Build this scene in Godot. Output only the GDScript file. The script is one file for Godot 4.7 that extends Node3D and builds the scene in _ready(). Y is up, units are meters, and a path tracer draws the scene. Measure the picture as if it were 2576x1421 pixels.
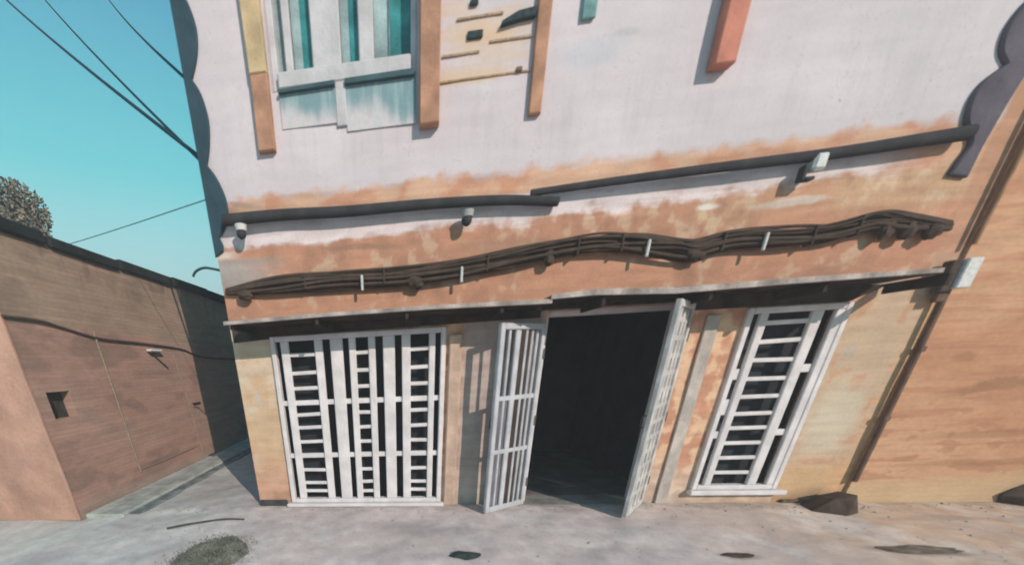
extends Node3D

const CAM_POS := Vector3(0, 1.748, 4.5)
var noise_a: Image
var noise_b: Image
var noise_c: Image
var tex := {}
var boxes := {}
var rng := RandomNumberGenerator.new()
var used := {}
var streak := 0.0   # noise drawn out sideways, drawn out downwards, and thin ridges, at the texel being painted
var drip := 0.0
var crack := 0.0

func _ready() -> void:
	rng.seed = 11
	# ---------- camera ----------
	var cam := Camera3D.new()
	cam.name = "camera"
	add_child(cam)
	var yaw := 0.120736354
	var pitch := -0.401606539
	var roll := -0.049531067
	cam.transform = Transform3D(Basis(Vector3.UP, yaw) * Basis(Vector3.RIGHT, pitch) * Basis(Vector3.BACK, roll), CAM_POS)
	cam.projection = Camera3D.PROJECTION_FRUSTUM
	cam.keep_aspect = Camera3D.KEEP_HEIGHT
	cam.near = 0.05
	cam.far = 400.0
	# a shifted lens: focal length 895 of 1421 picture heights, axis at (927, 1299) of 2576 x 1421
	cam.size = 0.05 * 1421.0 / 895.09
	cam.frustum_offset = Vector2((1288.0 - 927.17) / 895.09 * 0.05, (1298.98 - 710.5) / 895.09 * 0.05)
	var lens := CameraAttributesPhysical.new()
	lens.frustum_focal_length = 50.0
	lens.frustum_focus_distance = 25.0
	lens.frustum_near = 0.05
	lens.frustum_far = 400.0
	lens.exposure_aperture = 2.6
	cam.attributes = lens
	# ---------- sky, sun, exposure ----------
	var env := Environment.new()
	env.background_mode = Environment.BG_SKY
	var sky := Sky.new()
	var sm := PanoramaSkyMaterial.new()
	sm.panorama = clear_sky()
	sky.sky_material = sm
	env.sky = sky
	env.tonemap_mode = Environment.TONE_MAPPER_LINEAR
	env.tonemap_exposure = 1.58
	env.background_energy_multiplier = 1.0
	env.fog_enabled = true
	env.fog_density = 0.012
	env.fog_light_color = Color(0.93, 0.91, 0.92)
	env.sdfgi_enabled = true
	env.ssao_enabled = true
	env.ssil_enabled = true
	var we := WorldEnvironment.new()
	we.name = "world_environment"
	we.environment = env
	add_child(we)
	var sun := DirectionalLight3D.new()
	sun.name = "sun"
	sun.light_energy = 1.1
	sun.light_color = Color(1.0, 0.945, 0.89)
	sun.light_angular_distance = 0.5
	sun.shadow_enabled = true
	var az := deg_to_rad(36.5)
	var el := deg_to_rad(27.0)
	var to_sun := Vector3(sin(az) * cos(el), sin(el), cos(az) * cos(el))
	add_child(sun)
	sun.look_at_from_position(to_sun * 20.0, Vector3.ZERO)
	# ---------- the place ----------
	make_noises()
	build_ground()
	build_main_house()
	build_right_house()
	build_left_house()
	build_cables()
	build_fittings()
	build_small_things()

# a clear evening-side sky: pale teal low down, blue higher up, a little paler towards the left where the haze lies
func clear_sky() -> Texture2D:
	var w := 512
	var h := 256
	var im := Image.create(w, h, false, Image.FORMAT_RGBF)
	var low := Color(0.52, 0.82, 0.81)
	var mid := Color(0.055, 0.50, 0.555)
	var high := Color(0.008, 0.20, 0.355)
	var top := Color(0.02, 0.10, 0.235)
	var soil := Color(0.24, 0.22, 0.20)
	for y in h:
		var el := 90.0 - 180.0 * (y + 0.5) / h
		var base: Color
		if el < 0.0:
			base = low.lerp(soil, ss(0.0, 6.0, -el))
		elif el < 8.0:
			base = low
		elif el < 20.0:
			base = low.lerp(mid, ss(4.0, 20.0, el))
		else:
			base = mid.lerp(high, ss(17.0, 34.0, el)).lerp(top, ss(34.0, 75.0, el))
		if el >= 4.0 and el < 20.0:
			base = low.lerp(mid, (el - 4.0) / 16.0)
		elif el >= 20.0 and el < 34.0:
			base = mid.lerp(high, (el - 20.0) / 14.0)
		for x in w:
			var azi := 360.0 * (x + 0.5) / w - 180.0   # 0 is straight ahead, negative to the left
			var haze := pow(maxf(0.0, cos(deg_to_rad(azi + 75.0))), 2.0) * ss(0.0, 8.0, el) * (1.0 - ss(35.0, 70.0, el))
			var c := base.lerp(Color(0.16, 0.64, 0.57), haze * 0.6 * ss(12.0, 24.0, el))
			im.set_pixel(x, y, c)
	return ImageTexture.create_from_image(im)

# ================= helpers =================
func numbered(called: String) -> String:
	if not used.has(called):
		used[called] = 0
		return called
	used[called] += 1
	return "%s_%03d" % [called, used[called]]

func thing(called: String, label: String, category: String, at: Vector3, group := "") -> Node3D:
	var o := Node3D.new()
	o.name = numbered(called)
	add_child(o, true)
	o.position = at
	tag(o, label, category, group)
	return o

func tag(o: Node, label: String, category: String, group := "") -> void:
	o.set_meta("label", label)
	o.set_meta("category", category)
	if group != "":
		o.set_meta("group", group)

# a named mesh at a place given in the world
func put(parent: Node, called: String, mesh: Mesh, m: Material, at := Vector3.ZERO, turn := 0.0) -> MeshInstance3D:
	var o := MeshInstance3D.new()
	o.mesh = mesh
	o.material_override = m
	if parent == self:
		o.name = numbered(called)
	else:
		var k := "%s/%s" % [parent.get_path(), called]
		o.name = called
		if used.has(k):
			used[k] += 1
			o.name = "%s_%03d" % [called, used[k]]
		else:
			used[k] = 0
	parent.add_child(o, true)
	o.global_position = at
	if turn != 0.0:
		o.rotation.y = turn
	return o

func tri(st: SurfaceTool, a: Vector3, b: Vector3, c: Vector3, n: Vector3, uv := []) -> void:
	var flip := (b - a).cross(c - a).dot(n) > 0.0
	var pts := [a, c, b] if flip else [a, b, c]
	var us := []
	if uv.size() == 3:
		us = [uv[0], uv[2], uv[1]] if flip else uv
	for i in 3:
		st.set_normal(n)
		if us.size() == 3:
			st.set_uv(us[i])
		st.add_vertex(pts[i])

func quad(st: SurfaceTool, a: Vector3, b: Vector3, c: Vector3, d: Vector3, n: Vector3, uv := []) -> void:
	if uv.size() == 4:
		tri(st, a, b, c, n, [uv[0], uv[1], uv[2]])
		tri(st, a, c, d, n, [uv[0], uv[2], uv[3]])
	else:
		tri(st, a, b, c, n)
		tri(st, a, c, d, n)

func begin() -> SurfaceTool:
	var st := SurfaceTool.new()
	st.begin(Mesh.PRIMITIVE_TRIANGLES)
	return st

# box with chamfered edges, centred; cached by size
func bbox(size: Vector3, bevel := 0.006) -> Mesh:
	var key := "%.3f %.3f %.3f %.4f" % [size.x, size.y, size.z, bevel]
	if boxes.has(key):
		return boxes[key]
	var st := begin()
	var h := size * 0.5
	var b := minf(bevel, minf(h.x, minf(h.y, h.z)) * 0.6)
	for ax in 3:
		var u := (ax + 1) % 3
		var v := (ax + 2) % 3
		for s in [-1.0, 1.0]:
			var n := Vector3.ZERO
			n[ax] = s
			var p := []
			for q in [[-1, -1], [1, -1], [1, 1], [-1, 1]]:
				var w := Vector3.ZERO
				w[ax] = s * h[ax]
				w[u] = q[0] * (h[u] - b)
				w[v] = q[1] * (h[v] - b)
				p.append(w)
			quad(st, p[0], p[1], p[2], p[3], n)
		for s in [-1.0, 1.0]:
			for t in [-1.0, 1.0]:
				var n2 := Vector3.ZERO
				n2[u] = s
				n2[v] = t
				n2 = n2.normalized()
				var e := []
				for q in [[0, -1], [0, 1], [1, 1], [1, -1]]:
					var w := Vector3.ZERO
					w[ax] = q[1] * (h[ax] - b)
					w[u] = s * (h[u] if q[0] == 0 else h[u] - b)
					w[v] = t * (h[v] - b if q[0] == 0 else h[v])
					e.append(w)
				quad(st, e[0], e[1], e[2], e[3], n2)
	for sx in [-1.0, 1.0]:
		for sy in [-1.0, 1.0]:
			for sz in [-1.0, 1.0]:
				tri(st, Vector3(sx * h.x, sy * (h.y - b), sz * (h.z - b)), Vector3(sx * (h.x - b), sy * h.y, sz * (h.z - b)), Vector3(sx * (h.x - b), sy * (h.y - b), sz * h.z), Vector3(sx, sy, sz).normalized())
	boxes[key] = st.commit()
	return boxes[key]

# box between two corners given in the world
func slab(parent: Node, called: String, lo: Vector3, hi: Vector3, m: Material, bevel := 0.006) -> MeshInstance3D:
	return put(parent, called, bbox(hi - lo, bevel), m, (lo + hi) * 0.5)

# upright quadrilateral outline (u, v points) pulled out from z0 to z1
func prism(poly: PackedVector2Array, z0: float, z1: float, centre := Vector2.ZERO, bevel := 0.012) -> Mesh:
	var st := begin()
	var n := poly.size()
	var area := 0.0
	for i in n:
		area += poly[i].cross(poly[(i + 1) % n])
	var pts := poly.duplicate()
	if area < 0.0:
		pts.reverse()
	var inner := PackedVector2Array()
	var outw := []
	for i in n:
		var a := pts[(i + n - 1) % n]
		var b := pts[i]
		var c := pts[(i + 1) % n]
		var n1 := (b - a).normalized()
		var n2 := (c - b).normalized()
		var o := (Vector2(n1.y, -n1.x) + Vector2(n2.y, -n2.x)).normalized()
		outw.append(o)
		inner.append(b - o * bevel)
	var idx := Geometry2D.triangulate_polygon(inner)
	for i in range(0, idx.size(), 3):
		var f := []
		var bk := []
		for k in 3:
			var q := inner[idx[i + k]] - centre
			f.append(Vector3(q.x, q.y, z1))
		tri(st, f[0], f[1], f[2], Vector3.BACK)
	for i in n:
		var j := (i + 1) % n
		var a := pts[i] - centre
		var b := pts[j] - centre
		var ia := inner[i] - centre
		var ib := inner[j] - centre
		var d := (b - a).normalized()
		var nn := Vector3(d.y, -d.x, 0)
		quad(st, Vector3(a.x, a.y, z0), Vector3(b.x, b.y, z0), Vector3(b.x, b.y, z1 - bevel), Vector3(a.x, a.y, z1 - bevel), nn)
		quad(st, Vector3(a.x, a.y, z1 - bevel), Vector3(b.x, b.y, z1 - bevel), Vector3(ib.x, ib.y, z1), Vector3(ia.x, ia.y, z1), (nn + Vector3.BACK).normalized())
	return st.commit()

func put_prism(parent: Node, called: String, poly: Array, z0: float, z1: float, m: Material, bevel := 0.012) -> MeshInstance3D:
	var p := PackedVector2Array(poly)
	var c := Vector2.ZERO
	for q in p:
		c += q / p.size()
	return put(parent, called, prism(p, z0, z1, c, bevel), m, Vector3(c.x, c.y, 0))

func spline(pts: Array, per := 6) -> PackedVector3Array:
	var out := PackedVector3Array()
	var n := pts.size()
	for i in n - 1:
		var a: Vector3 = pts[maxi(i - 1, 0)]
		var b: Vector3 = pts[i]
		var c: Vector3 = pts[i + 1]
		var d: Vector3 = pts[mini(i + 2, n - 1)]
		for k in per:
			out.append(b.cubic_interpolate(c, a, d, float(k) / per))
	out.append(pts[n - 1])
	return out

func tube(path: PackedVector3Array, r: float, sides := 8, taper := 1.0) -> Mesh:
	var st := begin()
	var n := path.size()
	var rings := []
	for i in n:
		var t := (path[mini(i + 1, n - 1)] - path[maxi(i - 1, 0)]).normalized()
		var ref := Vector3.UP if absf(t.y) < 0.9 else Vector3.RIGHT
		var a := t.cross(ref).normalized()
		var b := a.cross(t).normalized()
		var rr := r * lerpf(1.0, taper, float(i) / maxf(n - 1, 1))
		var ring := []
		for k in sides:
			var w := TAU * k / sides
			var nn := a * cos(w) + b * sin(w)
			ring.append([path[i] + nn * rr, nn])
		rings.append(ring)
	for i in n - 1:
		for k in sides:
			var q := [rings[i][k], rings[i][(k + 1) % sides], rings[i + 1][(k + 1) % sides], rings[i + 1][k]]
			for o in [[0, 1, 2], [0, 2, 3]]:
				var pa: Vector3 = q[o[0]][0]
				var pb: Vector3 = q[o[1]][0]
				var pc: Vector3 = q[o[2]][0]
				var ord: Array = [o[0], o[2], o[1]] if (pb - pa).cross(pc - pa).dot(q[o[0]][1]) > 0.0 else o
				for z in ord:
					st.set_normal(q[z][1])
					st.add_vertex(q[z][0])
	for e in [0, n - 1]:
		var nn2 := (path[0] - path[1]).normalized() if e == 0 else (path[n - 1] - path[n - 2]).normalized()
		for k in range(1, sides - 1):
			tri(st, rings[e][0][0], rings[e][k][0], rings[e][k + 1][0], nn2)
	return st.commit()

func put_tube(parent: Node, called: String, pts: Array, r: float, m: Material, per := 6, sides := 8, taper := 1.0) -> MeshInstance3D:
	var c: Vector3 = pts[pts.size() / 2]
	var loc := []
	for p in pts:
		loc.append(p - c)
	return put(parent, called, tube(spline(loc, per), r, sides, taper), m, c)

func rock(size: Vector3, seed_: int, rough := 0.25, cut := 0.0) -> Mesh:
	var sp := SphereMesh.new()
	sp.radial_segments = 14
	sp.rings = 8
	sp.radius = 0.5
	sp.height = 1.0
	var arr := sp.get_mesh_arrays()
	var v: PackedVector3Array = arr[Mesh.ARRAY_VERTEX]
	var ix: PackedInt32Array = arr[Mesh.ARRAY_INDEX]
	var fn := FastNoiseLite.new()
	fn.seed = seed_
	fn.frequency = 1.4
	for i in v.size():
		var p := v[i]
		p *= 1.0 + fn.get_noise_3dv(p * 1.5) * rough * 2.0
		p.x += cut * p.y
		v[i] = p * size
	var st := begin()
	for i in range(0, ix.size(), 3):
		var a := v[ix[i]]
		var b := v[ix[i + 1]]
		var c := v[ix[i + 2]]
		var n := (b - a).cross(c - a)
		if n.length() < 1e-9:
			continue
		n = n.normalized()
		if n.dot(a + b + c) < 0:
			n = -n
		tri(st, a, b, c, n)
	return st.commit()

# ---------- materials ----------
func lin(r: float, g: float, b: float) -> Color:
	return Color(r, g, b).linear_to_srgb()

func make_noises() -> void:
	noise_a = noise_image(3, 0.006, 5)
	noise_b = noise_image(7, 0.022, 4)
	noise_c = noise_image(19, 0.11, 3)

func noise_image(s: int, fr: float, oct: int) -> Image:
	var fn := FastNoiseLite.new()
	fn.seed = s
	fn.noise_type = FastNoiseLite.TYPE_SIMPLEX_SMOOTH
	fn.frequency = fr
	fn.fractal_octaves = oct
	return fn.get_seamless_image(512, 512)

func grain_tex(lo: float, hi: float, which := 0) -> Texture2D:
	var k := "g%.2f %.2f %d" % [lo, hi, which]
	if tex.has(k):
		return tex[k]
	var src: Image = [noise_a, noise_b, noise_c][which]
	var fine: Image = noise_c
	var da := src.get_data()
	var db := fine.get_data()
	var step := da.size() / (512 * 512)
	var stepb := db.size() / (512 * 512)
	var out := PackedByteArray()
	out.resize(512 * 512 * 3)
	for i in 512 * 512:
		var t := (da[i * step] * 0.75 + db[i * stepb] * 0.25) / 255.0
		t = clampf((t - 0.5) * 1.5 + 0.5, 0.0, 1.0)
		var v := int(255.0 * lerpf(lo, hi, t))
		out[i * 3] = v
		out[i * 3 + 1] = v
		out[i * 3 + 2] = v
	tex[k] = ImageTexture.create_from_image(Image.create_from_data(512, 512, false, Image.FORMAT_RGB8, out))
	return tex[k]

func bump_tex(which: int, amount: float) -> Texture2D:
	var k := "b%d %.2f" % [which, amount]
	if tex.has(k):
		return tex[k]
	var im: Image = [noise_a, noise_b, noise_c][which].duplicate()
	im.convert(Image.FORMAT_RGBA8)
	im.bump_map_to_normal_map(amount)
	tex[k] = ImageTexture.create_from_image(im)
	return tex[k]

func mat(c: Color, rough := 0.9, lo := 0.8, hi := 1.0, scale := 0.7, which := 0, bump := 1, metal := 0.0) -> StandardMaterial3D:
	var m := StandardMaterial3D.new()
	m.albedo_color = c
	m.roughness = rough
	m.metallic = metal
	m.metallic_specular = 0.25
	m.albedo_texture = grain_tex(lo, hi, which)
	m.uv1_triplanar = true
	m.uv1_world_triplanar = true
	m.uv1_scale = Vector3.ONE * scale
	if bump > 0:
		m.normal_enabled = true
		m.normal_texture = bump_tex(1, 3.0 * bump)
		m.normal_scale = 0.6
	return m

func ss(a: float, b: float, x: float) -> float:
	return smoothstep(a, b, x)

func blob(u: float, v: float, cu: float, cv: float, ru: float, rv: float) -> float:
	var d := Vector2((u - cu) / ru, (v - cv) / rv).length()
	return 1.0 - smoothstep(0.35, 1.0, d)

# a painted and weathered surface: 'paint' gives a linear colour at (u, v); n are three noises around 0
func painted(w: int, h: int, lo: Vector2, hi: Vector2, paint: Callable) -> Texture2D:
	var n1 := FastNoiseLite.new()
	n1.seed = 5
	n1.frequency = 0.9
	n1.fractal_octaves = 5
	var n2 := FastNoiseLite.new()
	n2.seed = 8
	n2.frequency = 4.0
	n2.fractal_octaves = 4
	var n3 := FastNoiseLite.new()
	n3.seed = 13
	n3.frequency = 26.0
	n3.fractal_octaves = 3
	var n4 := FastNoiseLite.new()
	n4.seed = 23
	n4.frequency = 1.0
	n4.fractal_octaves = 4
	var n5 := FastNoiseLite.new()
	n5.seed = 31
	n5.frequency = 0.8
	n5.fractal_octaves = 3
	n5.fractal_type = FastNoiseLite.FRACTAL_RIDGED
	var out := PackedByteArray()
	out.resize(w * h * 3)
	var lut := PackedByteArray()
	lut.resize(1025)
	for i in 1025:
		lut[i] = int(round(255.0 * Color(i / 1024.0, 0, 0).linear_to_srgb().r))
	var i := 0
	for y in h:
		var v := lerpf(hi.y, lo.y, (y + 0.5) / h)
		for x in w:
			var u := lerpf(lo.x, hi.x, (x + 0.5) / w)
			var a := n1.get_noise_2d(u, v)
			var b := n2.get_noise_2d(u, v)
			var c := n3.get_noise_2d(u, v)
			streak = n4.get_noise_2d(u * 1.1, v * 9.0)
			drip = n4.get_noise_2d(u * 9.0 + 40.0, v * 0.9)
			crack = n5.get_noise_2d(u + b * 0.08, v)
			var col: Color = paint.call(u, v, a, b, c)
			out[i] = lut[clampi(int(col.r * 1024.0), 0, 1024)]
			out[i + 1] = lut[clampi(int(col.g * 1024.0), 0, 1024)]
			out[i + 2] = lut[clampi(int(col.b * 1024.0), 0, 1024)]
			i += 3
	return ImageTexture.create_from_image(Image.create_from_data(w, h, false, Image.FORMAT_RGB8, out))

func painted_mat(t: Texture2D, rough := 0.93) -> StandardMaterial3D:
	var m := StandardMaterial3D.new()
	m.albedo_texture = t
	m.roughness = rough
	m.texture_repeat = false
	m.normal_enabled = true
	m.normal_texture = null
	m.normal_enabled = false
	m.metallic_specular = 0.3
	return m

# front (z = z1) of a wall with openings [u0, v0, u1, v1]; reveals and back included
func wall_mesh(lo: Vector2, hi: Vector2, z0: float, z1: float, holes: Array, step := 0.12) -> Mesh:
	var st := begin()
	var us := [lo.x, hi.x]
	var vs := [lo.y, hi.y]
	for q in holes:
		us.append_array([q[0], q[2]])
		vs.append_array([q[1], q[3]])
	us.sort()
	vs.sort()
	var uvf := func(u: float, v: float) -> Vector2: return Vector2((u - lo.x) / (hi.x - lo.x), (hi.y - v) / (hi.y - lo.y))
	# plaster that was laid on by hand: the face waves by a few millimetres, joined smoothly
	var fn := FastNoiseLite.new()
	fn.seed = 77
	fn.frequency = 0.9
	fn.fractal_octaves = 4
	var rel := func(u: float, v: float) -> Vector3: return Vector3(u, v, z1 + fn.get_noise_2d(u, v) * 0.012)
	var nor := func(u: float, v: float) -> Vector3:
		var e := 0.04
		var du := (fn.get_noise_2d(u + e, v) - fn.get_noise_2d(u - e, v)) * 0.012 / (2.0 * e)
		var dv := (fn.get_noise_2d(u, v + e) - fn.get_noise_2d(u, v - e)) * 0.012 / (2.0 * e)
		return Vector3(-du, -dv, 1.0).normalized()
	for i in us.size() - 1:
		for j in vs.size() - 1:
			var a0: float = us[i]
			var a1: float = us[i + 1]
			var b0: float = vs[j]
			var b1: float = vs[j + 1]
			if a1 - a0 < 1e-4 or b1 - b0 < 1e-4:
				continue
			var mid := Vector2((a0 + a1) * 0.5, (b0 + b1) * 0.5)
			var open := false
			for q in holes:
				if mid.x > q[0] and mid.x < q[2] and mid.y > q[1] and mid.y < q[3]:
					open = true
			if open:
				continue
			var nu := maxi(1, int(ceil((a1 - a0) / step)))
			var nv := maxi(1, int(ceil((b1 - b0) / step)))
			for p in nu:
				for r in nv:
					var c0 := lerpf(a0, a1, float(p) / nu)
					var c1 := lerpf(a0, a1, float(p + 1) / nu)
					var d0 := lerpf(b0, b1, float(r) / nv)
					var d1 := lerpf(b0, b1, float(r + 1) / nv)
					for o in [[[c0, d0], [c1, d1], [c1, d0]], [[c0, d0], [c0, d1], [c1, d1]]]:
						for w in o:
							st.set_normal(nor.call(w[0], w[1]))
							st.set_uv(uvf.call(w[0], w[1]))
							st.add_vertex(rel.call(w[0], w[1]))
			quad(st, Vector3(a0, b0, z0), Vector3(a1, b0, z0), Vector3(a1, b1, z0), Vector3(a0, b1, z0), Vector3.FORWARD, [uvf.call(a0, b0), uvf.call(a1, b0), uvf.call(a1, b1), uvf.call(a0, b1)])
	var rims := [[lo.x, lo.y, hi.x, hi.y, 1.0]]
	for q in holes:
		rims.append([q[0], q[1], q[2], q[3], -1.0])
	for q in rims:
		var s: float = q[4]
		for e in [[q[0], q[1], q[0], q[3], Vector3(-s, 0, 0)], [q[2], q[1], q[2], q[3], Vector3(s, 0, 0)], [q[0], q[3], q[2], q[3], Vector3(0, s, 0)], [q[0], q[1], q[2], q[1], Vector3(0, -s, 0)]]:
			var ua: Vector2 = uvf.call(e[0], e[1])
			var ub: Vector2 = uvf.call(e[2], e[3])
			quad(st, Vector3(e[0], e[1], z0), Vector3(e[2], e[3], z0), Vector3(e[2], e[3], z1 + 0.004), Vector3(e[0], e[1], z1 + 0.004), e[4], [ua, ub, ub, ua])
	return st.commit()

# ================= ground =================
func ground_height(x: float, z: float, fn: FastNoiseLite) -> float:
	var k := (1.0 - ss(7.0, 9.5, absf(x))) * (1.0 - ss(7.0, 9.5, absf(z)))
	var near_wall := ss(0.0, 0.35, absf(z))
	return k * (fn.get_noise_2d(x, z) * 0.022) * lerpf(0.4, 1.0, near_wall)

func build_ground() -> void:
	var fn := FastNoiseLite.new()
	fn.seed = 41
	fn.frequency = 1.1
	fn.fractal_octaves = 4
	var cs := [-150.0, -60.0, -25.0, -14.0]
	var x := -10.0
	while x < 10.001:
		cs.append(x)
		x += 0.1
	cs.append_array([14.0, 25.0, 60.0, 150.0])
	var st := begin()
	var n := cs.size()
	for j in n:
		for i in n:
			st.set_uv(Vector2((cs[i] + 10.0) / 20.0, (cs[j] + 10.0) / 20.0))
			st.add_vertex(Vector3(cs[i], ground_height(cs[i], cs[j], fn), cs[j]))
	for j in n - 1:
		for i in n - 1:
			var a := j * n + i
			for k in [a, a + 1, a + n, a + 1, a + n + 1, a + n]:
				st.add_index(k)
	st.generate_normals()
	var paint := func(u: float, v: float, a: float, b: float, c: float) -> Color:
		# v runs the other way in a texture: here it is z
		var zz := -v
		var base := Color(0.62, 0.51, 0.49)
		base = base.lerp(Color(0.55, 0.565, 0.53), (1.0 - ss(-4.2, -1.0, u + a * 0.8)) * 0.8)
		base = base.lerp(Color(0.64, 0.45, 0.335), ss(2.4, 5.2, u + a * 1.2) * 0.9)
		base = base.lerp(Color(0.51, 0.43, 0.42), ss(0.05, 0.35, a) * 0.35)
		base = base.lerp(Color(0.67, 0.60, 0.575), ss(0.05, 0.4, -a + b * 0.4) * 0.5)
		var k := 1.0 + b * 0.16 + c * 0.16
		# trodden dirt and old damp patches
		k *= 1.0 - 0.35 * blob(u + b * 0.1, zz + a * 0.08, 3.0, 1.36, 0.26, 0.08)
		k *= 1.0 - 0.5 * blob(u + b * 0.12, zz + a * 0.1, 4.55, 1.22, 0.55, 0.1)
		k *= 1.0 - 0.18 * blob(u + b * 0.2, zz + a * 0.1, 0.2, 0.8, 0.8, 0.3)
		k *= 1.0 - 0.2 * blob(u + b * 0.2, zz + a * 0.1, 5.8, 0.5, 1.2, 0.1)
		k *= 1.0 - 0.25 * ss(0.94, 0.985, crack) * ss(-0.1, 0.2, a)
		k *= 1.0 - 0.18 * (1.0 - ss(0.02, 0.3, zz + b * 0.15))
		return Color(base.r * k, base.g * k, base.b * k)
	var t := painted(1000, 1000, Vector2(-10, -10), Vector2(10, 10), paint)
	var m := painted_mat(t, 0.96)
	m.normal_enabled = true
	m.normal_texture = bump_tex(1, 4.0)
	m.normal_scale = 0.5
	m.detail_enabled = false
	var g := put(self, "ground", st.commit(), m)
	g.set_meta("kind", "structure")
	# cement apron along the left house, and the shallow drain beside it
	var cem := mat(lin(0.52, 0.54, 0.50), 0.95, 0.75, 1.0, 0.6, 0, 2)
	var ap := slab(self, "pavement", Vector3(-4.40, -0.1, -13.0), Vector3(-3.83, 0.055, 0.45), cem, 0.02)
	ap.set_meta("kind", "structure")
	var dr := slab(self, "drain_channel", Vector3(-3.83, -0.1, -13.0), Vector3(-3.66, 0.022, 0.35), mat(lin(0.30, 0.33, 0.345), 0.95, 0.6, 1.0, 0.9, 0, 2), 0.01)
	dr.set_meta("kind", "structure")

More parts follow.
